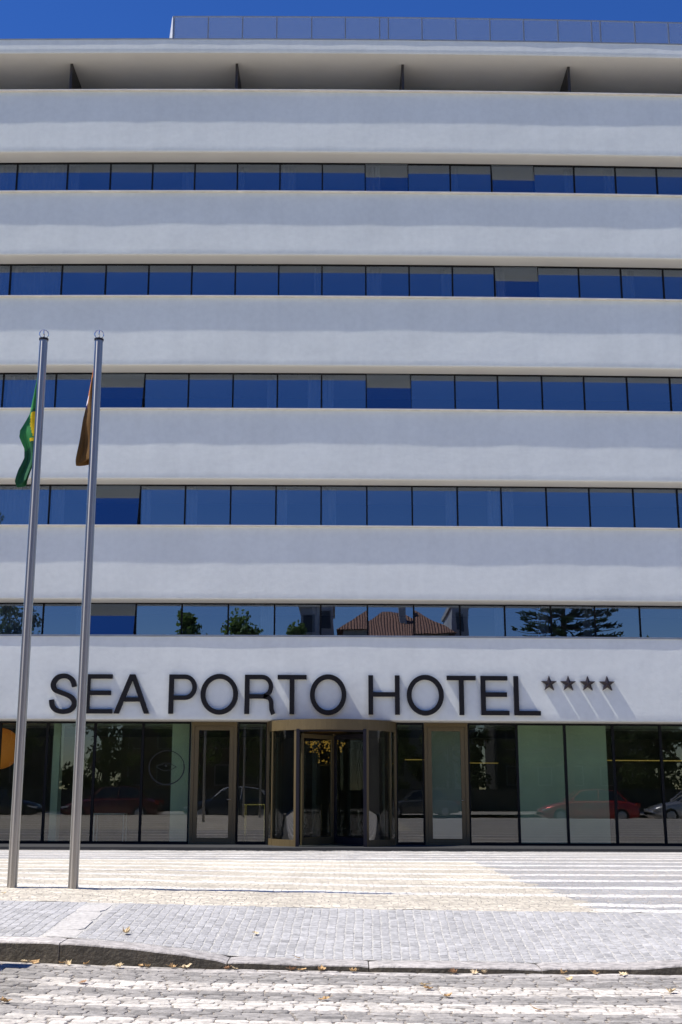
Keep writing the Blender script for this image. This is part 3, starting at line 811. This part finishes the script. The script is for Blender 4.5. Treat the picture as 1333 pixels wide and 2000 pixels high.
def flag(x, y, z0, z1, prof, folds, colfn, mats, label, group=None, name='flag'):
    """cloth hanging limp beside the pole; prof: (t, outer reach) down its length"""
    b = MB(); nu, nt_ = 40, 70; vs = []
    for j in range(nt_ + 1):
        t = j / nt_; w0 = interp(t, prof); z = z0 + (z1 - z0) * t
        inner = interp(t, folds)
        for i in range(nu + 1):
            u = i / nu
            # the cloth leaves the pole, runs out to the free edge and folds back
            k = math.sin(u * math.pi * .62) / math.sin(math.pi * .62) if u < .8 else math.sin(.8 * math.pi * .62) / math.sin(math.pi * .62) - (u - .8) * 1.2
            k = min(1, max(0, k * (1 if u < .81 else 1)))
            kk = [0, .35, .72, 1.0, .78, .45, .2]
            s_ = u * 6; i0 = min(5, int(s_)); k = kk[i0] + (kk[i0 + 1] - kk[i0]) * (s_ - i0)
            xx = x - inner - (w0 - inner) * k
            yy = y + .015 + .085 * u + .022 * math.sin(u * 11 + t * 5) + .012 * math.sin(t * 17 + u * 3)
            zz = z - .05 * math.sin(u * 2.4) * t + .012 * math.sin(u * 9)
            vs.append((xx, yy, zz))
    fs = []
    n = nu + 1
    for j in range(nt_):
        for i in range(nu): fs.append([j * n + i, j * n + i + 1, (j + 1) * n + i + 1, (j + 1) * n + i])
    b.add(vs, fs)
    b.mi = [colfn((f % nu) / nu, (f // nu) / nt_) for f in range(len(fs))]
    o = b.build(name, mats, smooth=True, fix=False)
    sm = o.modifiers.new('thickness', 'SOLIDIFY'); sm.thickness = .002
    tag(o, label, 'flag', group)
    return o
def cloth(name, col):
    m = mat(name, col, .8, noise_amt=.12, nscale=14, bump=.2, bscale=30)
    b = m.node_tree.nodes['Principled BSDF']; nt = m.node_tree
    tr = nt.nodes.new('ShaderNodeBsdfTranslucent'); tr.inputs['Color'].default_value = (*[c * 1.1 for c in col], 1)
    mx = nt.nodes.new('ShaderNodeMixShader'); mx.inputs[0].default_value = .4
    nt.links.new(b.outputs[0], mx.inputs[1]); nt.links.new(tr.outputs[0], mx.inputs[2]); nt.links.new(mx.outputs[0], nt.nodes['Material Output'].inputs[0])
    return m
gm1, gm2, gm3 = cloth('green_cloth', (.055, .36, .10)), cloth('yellow_cloth', (.95, .75, .02)), cloth('deep_green_cloth', (.03, .17, .075))
def green_col(u, t):
    if .37 < t < .60 and u < .27 - (t - .37) * .85: return 1
    if .60 < t < .74 and u < .2: return 1 if t < .63 else 2
    if t > .68: return 2
    if .33 < t < .36: return 2
    return 0
flag(-3.262, -19.01, 5.66, 4.42, [(0, .05), (.2, .085), (.35, .125), (.5, .215), (.56, .215), (.66, .155), (.74, .15), (.85, .20), (.95, .225), (1, .20)],
     [(0, .02), (.8, .02), (1, .10)], green_col, [gm1, gm2, gm3], 'limp green flag with a yellow patch hanging on the left pole')
bm1, bm2, bm3, bm4 = cloth('brown_cloth', (.22, .115, .03)), cloth('orange_cloth', (.80, .33, .09)), cloth('white_cloth', (.85, .83, .9)), cloth('violet_cloth', (.13, .07, .30))
def brown_col(u, t):
    if .33 < t < .42 and .35 < u < .62: return 2
    if .42 < t < .47 and .35 < u < .62: return 3
    if t < .42: return 1 if (u > .3 or t < .2) else 0
    return 0
flag(-2.655, -19.0, 5.82, 4.66, [(0, .045), (.2, .075), (.4, .12), (.7, .165), (.95, .195), (1, .19)],
     [(0, .02), (.9, .02), (1, .03)], brown_col, [bm1, bm2, bm3, bm4], 'limp brown and orange flag hanging on the pole nearer the letters')

# ------------------------------------------------------------------ fallen leaves
LEAVES = [(-2.15, -22.87), (-2.076, -22.882), (-1.896, -22.87), (-1.839, -22.922), (-1.727, -22.87), (-1.496, -22.927), (-1.36, -22.86), (-1.315, -22.87), (-1.144, -22.88), (-1.052, -22.86), (-.77, -22.872), (-1.565, -22.292), (-1.872, -24.407), (-1.592, -23.637), (-3.016, -20.232), (-.719, -22.86), (-.333, -22.86), (-.264, -22.87), (-.136, -22.86), (.078, -22.88), (.518, -23.422), (.541, -23.557), (.647, -23.832), (-.305, -22.6), (-.102, -24.037), (-.646, -21.937), (.765, -22.86), (.901, -22.87), (.969, -22.86), (1.501, -22.86), (1.716, -22.87), (1.903, -22.90), (2.042, -23.617), (1.11, -24.262), (1.493, -23.157)]
LEAVES.sort()
lm = [mat('leaf_ochre', (.55, .36, .17), .8, noise_amt=.4, nscale=60), mat('leaf_rust', (.36, .20, .10), .8, noise_amt=.4, nscale=60), mat('leaf_straw', (.72, .58, .36), .8, noise_amt=.3, nscale=60)]
CN = ['ochre', 'rusty brown', 'pale straw']
ORD = 'first second third fourth fifth sixth seventh eighth ninth tenth eleventh twelfth thirteenth fourteenth fifteenth sixteenth seventeenth eighteenth nineteenth twentieth'.split()
ORD += ['twenty-' + w_ for w_ in ORD[:9]] + ['thirtieth'] + ['thirty-' + w_ for w_ in ORD[:9]]
rl = random.Random(21)
for i, (x, y) in enumerate(LEAVES):
    b = MB(); s_ = rl.uniform(.024, .040); ci = rl.choice([0, 0, 1, 2]); rot = rl.uniform(0, 6.28); n = 14; curl = rl.uniform(.2, 1.1)
    ring = []
    for k in range(n):
        a = 2 * math.pi * k / n; rr = s_ * (rl.uniform(.75, 1.1) if k % 2 == 0 else rl.uniform(.6, .9)) * (1.15 if k in (0, 4, 10) else 1)
        px_, py_ = rr * math.cos(a), rr * .8 * math.sin(a)
        ring.append((px_ * math.cos(rot) - py_ * math.sin(rot), px_ * math.sin(rot) + py_ * math.cos(rot), curl * rr * rr / s_ * rl.uniform(.2, 1.0)))
    mid = [(p[0] * .5, p[1] * .5, rl.uniform(-.003, .005)) for p in ring]
    vs = [(0, 0, .0)] + mid + ring
    fs = [[0, 1 + k, 1 + (k + 1) % n] for k in range(n)] + [[1 + k, 1 + n + k, 1 + n + (k + 1) % n, 1 + (k + 1) % n] for k in range(n)]
    b.add(vs, fs)
    b.tube([(0, 0, .002), (s_ * .8 * math.cos(rot + 3), s_ * .8 * math.sin(rot + 3), .006), (s_ * 1.5 * math.cos(rot + 3.2), s_ * 1.5 * math.sin(rot + 3.2), .012)], .0012, 5)
    o = b.build('fallen_leaf', lm[ci], fix=False); o.location = (x, y, terr(x, y) + .016)
    o.rotation_euler = (rl.uniform(-.3, .3), rl.uniform(-.3, .3), 0)
    d_ = y + D
    where = 'in the gutter against the kerb' if 8.6 < d_ <= 8.8 else 'on the kerb or sidewalk setts' if 8.8 < d_ < 10.7 else 'on the cream plaza setts' if d_ >= 10.7 else 'on the striped road setts'
    tag(o, f'dry {CN[ci]} leaf {where}, {ORD[i]} leaf from the left', 'leaf', 'dry leaves fallen along the kerb')

# ------------------------------------------------------------------ the street behind the camera (seen in the glass)
M['tyre'] = mat('tyre_rubber', (.015, .015, .016), .8); M['rim'] = mat('alloy_rim', (.5, .5, .52), .3, .8)
M['carglass'] = mat('car_glass', (.015, .02, .022), .05, spec=.9); M['lampglass'] = mat('lamp_glass', (.75, .78, .8), .1, spec=.9)
M['tail'] = mat('tail_lamp', (.35, .01, .01), .2)
def car(x, y, paint, label, face=-1, L_=4.3, roof=None):
    z = interp(x, ZG) - .02
    t = empty('parked_car', (x, y, z)); tag(t, label, 'car', 'cars parked along the street'); t.scale = (face, 1, 1) if False else (1, 1, 1)
    t.rotation_euler = (0, 0, 0 if face > 0 else math.pi)
    h = L_ / 2
    st = [(-h, .52, .70, .35), (-h + .08, .78, .80, .25), (-h + .5, .92, .86, .2), (-h + .95, .96, .88, .2), (-.6, .96, .89, .2), (.3, .95, .89, .2), (h - 1.25, .92, .88, .2), (h - .7, .82, .86, .2), (h - .25, .70, .80, .22), (h, .50, .66, .33)]
    b = MB(); vs = []; n = 11
    for (xx, zt, hw, zb) in st:
        half = [(hw * .92, zb), (hw, zb + .14), (hw, zt * .62 + .05), (hw * .97, zt - .07), (hw * .86, zt)]
        ring = half + [(0, zt + .03)] + [(-a, c) for a, c in reversed(half)]
        vs += [(xx, a, c) for a, c in ring]
    fs = []
    for i in range(len(st) - 1):
        for j in range(n): fs.append([i * n + j, (i + 1) * n + j, (i + 1) * n + (j + 1) % n, i * n + (j + 1) % n])
    fs += [list(range(n)), [(len(st) - 1) * n + j for j in reversed(range(n))]]
    b.add(vs, fs); b.build('body', paint, t, smooth=True)
    cab = [(-h + .55, .93, .76), (-h + .95, 1.36, .62), (-.5, 1.44, .60), (.25, 1.40, .60), (h - 1.25, .93, .74)]
    b = MB(); vs = []
    for (xx, zt, hw) in cab:
        vs += [(xx, .78, .88), (xx, hw, zt), (xx, -hw, zt), (xx, -.78, .88)]
    fs = []
    for i in range(len(cab) - 1):
        for j in range(3): fs.append([i * 4 + j, i * 4 + 4 + j, i * 4 + 5 + j, i * 4 + 1 + j])
    b.add(vs, fs); b.build('windows', M['carglass'], t, fix=False)
    b = MB(); vs = []; rp = [(-h + .9, 1.345, .63), (-h + 1.1, 1.40, .62), (-.5, 1.462, .60), (.25, 1.425, .60), (.42, 1.385, .60)]
    for (xx, zt, hw) in rp: vs += [(xx, hw, zt - .03), (xx, hw * .9, zt), (xx, -hw * .9, zt), (xx, -hw, zt - .03)]
    fs = [[i * 4 + j, i * 4 + 4 + j, i * 4 + 5 + j, i * 4 + 1 + j] for i in range(4) for j in range(3)]
    b.add(vs, fs)
    for s_ in (1, -1):
        for (xa, za, ya, xb, zb_, yb_) in ((h - 1.25, .93, .745, .40, 1.38, .60), (-.35, .94, .775, -.40, 1.42, .605), (-h + .55, .93, .77, -h + .95, 1.36, .625)):
            b.tube([(xa, s_ * ya, za), (xb, s_ * yb_, zb_)], .03, 6)
    b.build('roof', roof or paint, t, fix=False)
    for sx_ in (-1, 1):
        for sy in (-1, 1):
            wx = sx_ * (h - .82)
            b = MB(); rr = .32
            prof = [(.20, -.09), (.30, -.10), (.32, -.06), (.32, .06), (.30, .10), (.20, .10)]
            b.lathe(prof, 0, 0, 22); wo = b.build('wheel', M['tyre'], t, smooth=True, M=Matrix.Translation((wx, sy * .80, .32)) @ Matrix.Rotation(R(90), 4, 'X'))
            b = MB(); b.lathe([(.0, -.108), (.06, -.112), (.2, -.10), (.21, .0), (.2, .10), (.06, .112), (0, .108)], 0, 0, 14); b.build('rim', M['rim'], wo, smooth=True, M=Matrix.Translation((wx, sy * .80, .32)) @ Matrix.Rotation(R(90), 4, 'X'))
    for sy in (-1, 1):
        b = MB(); b.prism([(h - .42, .66), (h - .03, .60), (h - .06, .52), (h - .36, .58)], sy * .60, sy * .80); b.build('headlight', M['lampglass'], t)
        b = MB(); b.prism([(-h - .01, .86), (-h + .18, .88), (-h + .14, .70), (-h - .01, .66)], sy * .62, sy * .80); b.build('tail_light', M['tail'], t)
        b = MB(); b.lathe([(.02, -.09), (.07, -.05), (.075, .05), (.02, .08)], h - 1.35, sy * .97, 10); b.v = [(x_, y_, z_ + .98) for x_, y_, z_ in b.v]; b.build('mirror', paint, t, smooth=True)
    return t
def paint(name, c, metal=.3):
    m = mat(name, c, .25, metal, spec=.7); m.node_tree.nodes['Principled BSDF'].inputs['Coat Weight'].default_value = .6; return m
car(-4.72, -23.80, paint('dark_blue_paint', (.02, .03, .045)), 'dark parked car with pale roof, just left of the frame by the kerb', -1, 4.3, paint('silver_roof_paint', (.6, .62, .65)))
car(-10.1, -23.9, paint('maroon_paint', (.12, .015, .02)), 'maroon parked car, second along the kerb from the camera, seen only in the glass', -1)
car(-15.4, -23.9, paint('black_paint', (.012, .012, .016)), 'black parked car at the far left, seen only in the lobby glass', 1)
car(10.9, -23.95, paint('red_paint', (.50, .02, .025)), 'red parked hatchback reflected in the right lobby windows', -1)
car(15.7, -23.95, paint('silver_paint', (.55, .57, .60), .6), 'silver parked car reflected at the right edge of the lobby glass', -1)
car(-1.9, -38.5, paint('bright_red_paint', (.55, .01, .02)), 'bright red car across the street reflected in the revolving door', -1)
car(4.4, -38.5, paint('grey_paint', (.10, .11, .12)), 'grey parked car on the far side of the street', -1)
car(-20.0, -38.5, paint('navy_paint', (.02, .03, .09)), 'navy parked car on the far side of the street, far left', 1)

# far buildings
M['dark'] = mat('dark_render', (.045, .045, .045), .9, noise_amt=.2, nscale=.6); M['render1'] = mat('grey_render', (.42, .42, .42), .9, noise_amt=.2, nscale=.6); M['render2'] = mat('ochre_render', (.14, .10, .07), .9, noise_amt=.2, nscale=.6)
M['render3'] = mat('pale_render', (.40, .39, .37), .9, noise_amt=.15, nscale=.6); M['shutter'] = mat('dark_window', (.03, .035, .045), .2)
def tile_mat():
    m = mat('terracotta_tiles', (.30, .145, .09), .85, noise_amt=.35, nscale=6)
    nt = m.node_tree; N = nt.nodes; tc = N['Texture Coordinate']; w = N.new('ShaderNodeTexWave'); w.inputs['Scale'].default_value = 1.6; w.bands_direction = 'X'
    nt.links.new(tc.outputs['Object'], w.inputs[0]); bp = N.new('ShaderNodeBump'); bp.inputs['Distance'].default_value = .08; nt.links.new(w.outputs['Fac'], bp.inputs['Height']); nt.links.new(bp.outputs[0], N['Principled BSDF'].inputs['Normal'])
    return m
M['tiles'] = tile_mat()
def house(x0, x1, y0, y1, h, m, label, hip=0, cols=5, rows=3):
    t = empty('town_house', ((x0 + x1) / 2, y1, 0)); tag(t, label, 'house'); ox, oy = (x0 + x1) / 2, y1
    b = MB(); b.box(x0 - ox, x1 - ox, y0 - oy, 0, 0, h); b.build('wall', m, t)
    if hip:
        b = MB(); e = .5; a = (x0 - ox - e, y0 - oy - e); c = (x1 - ox + e, e); w_ = min(c[0] - a[0], c[1] - a[1]) / 2
        my = (a[1] + c[1]) / 2
        k = max(.2, (c[0] - a[0]) / 2 - w_ * .85)
        b.add([(a[0], a[1], h), (c[0], a[1], h), (c[0], c[1], h), (a[0], c[1], h), (-k, my, h + hip), (k, my, h + hip)],
              [[0, 1, 5, 4], [1, 2, 5], [2, 3, 4, 5], [3, 0, 4], [3, 2, 1, 0]])
        ro = b.build('roof', M['tiles'], t)
        b = MB(); b.box(k * .5, k * .5 + .5, my + 1.0, my + 1.5, h + hip * .4, h + hip + .3); b.build('chimney', M['render3'], ro)
    else:
        b = MB(); b.box(x0 - ox - .15, x1 - ox + .15, y0 - oy, .15, h, h + .35); b.build('roof', M['render3'], t)
    for i in range(cols):
        for j in range(rows):
            cx = x0 - ox + (x1 - x0) * (i + .5) / cols; cz = .9 + (h - .6) / rows * (j + .42)
            b = MB(); b.frame(cx - .55, cx + .55, 0.001, .06, cz - .2, cz + 1.3, .08); f = b.build('window', M['render3'], t)
            b = MB(); b.box(cx - .47, cx + .47, .002, .02, cz - .12, cz + 1.22); b.build('pane', M['shutter'], f)
house(.2, 7.6, -62, -55, 12.3, M['render3'], 'house with a hipped terracotta roof reflected in the first floor windows', 2.6)
house(-3.2, -.6, -66, -58, 14.6, M['render1'], 'narrow grey house behind the left end of the tiled roof', 0, 2, 4)
house(8.0, 9.6, -66, -57, 14.7, M['render1'], 'narrow grey tower house right of the tiled roof', 0, 1, 4)
house(-16, -5.5, -68, -59, 8.4, M['render2'], 'low ochre house behind the street trees', 1.6)
house(-34, -22, -66, -57, 9.5, M['dark'], 'dark grey rendered house at the far left across the street', 0, 6)
house(12, 24, -72, -64, 8.6, M['dark'], 'dark low house behind the tiered conifer', 1.6)
house(30, 46, -68, -58, 9.0, M['render2'], 'ochre house at the far right across the street', 1.8)
house(-58, -38, -68, -58, 9.0, M['render3'], 'long pale house beyond the far left street corner', 1.5)
house(-110, -64, -64, -40, 13, M['render1'], 'large grey block added far to the left, unseen, to keep low sky out of the door glass', 0, 8, 4)  # unseen end blocks, added to hide bright low sky from the curved panes
house(64, 110, -64, -40, 13, M['render1'], 'large grey block added far to the right, unseen, to keep low sky out of the door glass', 0, 8, 4)
house(-90, -52, -42, 10, 14, M['dark'], 'unseen dark block added left of the hotel to darken the revolving door reflections', 0, 8, 4)  # unseen side blocks, added across the road to fill sky gaps in reflections
house(52, 90, -42, 10, 14, M['dark'], 'unseen dark block added right of the hotel to darken the revolving door reflections', 0, 8, 4)
# balustrade-topped wall across the street
w_ = MB(); w_.box(-60, 60, -48.6, -48.3, .1, 1.5); o = w_.build('garden_wall', mat('dark_wall_render', (.07, .068, .062), .9, noise_amt=.3, nscale=1)); tag(o, 'long dark garden wall across the street behind the parked cars', 'wall')

# trees
M['bark'] = mat('bark', (.09, .07, .05), .95, noise_amt=.4, nscale=10, bump=.8, bscale=15)
def leafm(name, c):
    m = mat(name, c, .7, noise_amt=.45, nscale=1.2); nt = m.node_tree
    tr = nt.nodes.new('ShaderNodeBsdfTranslucent'); tr.inputs['Color'].default_value = (c[0] * 1.5, c[1] * 1.5, c[2], 1)
    mx = nt.nodes.new('ShaderNodeMixShader'); mx.inputs[0].default_value = .3
    nt.links.new(nt.nodes['Principled BSDF'].outputs[0], mx.inputs[1]); nt.links.new(tr.outputs[0], mx.inputs[2]); nt.links.new(mx.outputs[0], nt.nodes['Material Output'].inputs[0]); return m
M['leafa'] = leafm('foliage_mid', (.11, .17, .045)); M['leafb'] = leafm('foliage_dark', (.06, .10, .035)); M['leafc'] = leafm('conifer_foliage', (.05, .085, .035))
def tree(x, y, h, r, label, m, seed, low=.28, n=7500):
    rt = random.Random(seed); t = empty('street_tree', (x, y, 0)); tag(t, label, 'tree', 'trees across the street')
    b = MB(); b.tube([(0, 0, 0), (.1, 0, h * .25), (-.05, .1, h * .5), (0, 0, h * .8)], [r * .09, r * .07, r * .05, r * .02], 8)
    cl = []
    for i in range(38):
        a = rt.random() * 6.28; q = rt.random() ** .6; zz = low + (1 - low) * rt.random(); env = math.sin(min(1, max(.05, (zz - low) / (1 - low) * .85 + .18)) * math.pi) ** .6
        c = Vector((math.cos(a) * q * r * env, math.sin(a) * q * r * env, h * zz)); cl.append((c, rt.uniform(.12, .30) * r))
        if i % 2 == 0: b.tube([(0, 0, h * .22 + h * .3 * q), tuple(c * .6 + Vector((0, 0, h * .2))), tuple(c)], [r * .035, r * .02, r * .008], 5)
    b.build('trunk', M['bark'], t)
    b = MB()
    for k in range(n):
        c, cr = rt.choice(cl); v = Vector((rt.gauss(0, 1), rt.gauss(0, 1), rt.gauss(0, .75))).normalized() * cr * rt.uniform(.3, 1.3)
        p = c + v; s_ = rt.uniform(.10, .2); u = Vector((rt.gauss(0, 1), rt.gauss(0, 1), rt.gauss(0, 1))).normalized(); w2 = u.orthogonal().normalized()
        if p.z < .8: continue
        b.add([p + u * s_, p + w2 * s_ * .6, p - u * s_, p - w2 * s_ * .6], [[0, 1, 2, 3]])
    b.build('crown', m, t, fix=False)
    return t
tree(-24.0, -46.5, 19.5, 5.2, 'tall dark tree at the far left across the street', M['leafb'], 1, .12, 9000)
tree(-7.0, -50.5, 12.6, 2.9, 'broadleaf tree left of the tiled house, taller of the low pair', M['leafa'], 2, .2)
tree(-3.2, -51.0, 12.0, 2.6, 'bushy green tree directly left of the narrow grey house', M['leafa'], 3, .2)
tree(-10.2, -51, 12.9, 2.6, 'low rounded green tree between ochre house and street', M['leafa'], 4, .15)
tree(2.0, -50.5, 9.5, 2.8, 'small tree in front of the tiled house', M['leafa'], 5, .12)
tree(7.2, -50.5, 9.0, 2.6, 'small dark tree in front of the grey tower house', M['leafb'], 6, .12)
tree(-15.5, -50.5, 9.5, 3.2, 'wide dark tree in front of the ochre house', M['leafb'], 7, .12)
tree(-32, -50.5, 11, 4, 'broad dark tree at the left end of the garden wall', M['leafb'], 8, .12)
tree(21, -50.5, 10, 3.6, 'broad tree right of the tiered conifer', M['leafb'], 9, .12)
tree(29, -50.5, 9, 3.6, 'broad tree at the right end of the garden wall', M['leafa'], 10, .12)
def araucaria(x, y, h, rmax, label):
    rt = random.Random(31); t = empty('tiered_conifer', (x, y, 0)); tag(t, label, 'tree')
    b = MB(); b.tube([(0, 0, 0), (0, 0, h * .5), (0, 0, h)], [.35, .22, .04], 10)
    f = MB(); z = 3.2
    while z < h - .6:
        k = (z - 3) / (h - 3); rr = rmax * (1 - k) ** .62; nb = 7
        a0 = rt.random() * 6
        for i in range(nb):
            a = a0 + i * 6.283 / nb + rt.uniform(-.15, .15); L2 = rr * rt.uniform(.8, 1.1); pts = []
            for s_ in range(6):
                u = s_ / 5; pts.append(Vector((math.cos(a) * L2 * u, math.sin(a) * L2 * u, z - .35 * math.sin(u * 2.2) * rr / 4 + .35 * u * u)))
            b.tube(pts, [.06, .05, .04, .03, .02, .01], 5)
            for s_ in range(int(70 * L2 / 4)):
                u = rt.uniform(.22, 1.0); p = pts[0].lerp(pts[5], u) + Vector((0, 0, rt.uniform(-.05, .16)))
                side = Vector((-math.sin(a), math.cos(a), 0)) * rt.choice((-1, 1)); out = Vector((math.cos(a), math.sin(a), 0))
                d_ = (side * .8 + out * .6 + Vector((0, 0, rt.uniform(.0, .5)))).normalized(); ln_ = rt.uniform(.25, .6) * (1.25 - u * .5); w2 = d_.cross(Vector((0, 0, 1))).normalized() * .055
                up = Vector((0, 0, .06))
                f.add([p - w2, p + w2, p + d_ * ln_ + w2 * .4, p + d_ * ln_ - w2 * .4], [[0, 1, 2, 3]]); f.add([p - up, p + up, p + d_ * ln_ + up * .4, p + d_ * ln_ - up * .4], [[0, 1, 2, 3]])
        z += .95 - .35 * k
    b.build('trunk', M['bark'], t); f.build('crown', M['leafc'], t, fix=False)
araucaria(14.3, -46.5, 18.5, 5.4, 'tall tiered conifer reflected in the right first floor windows')
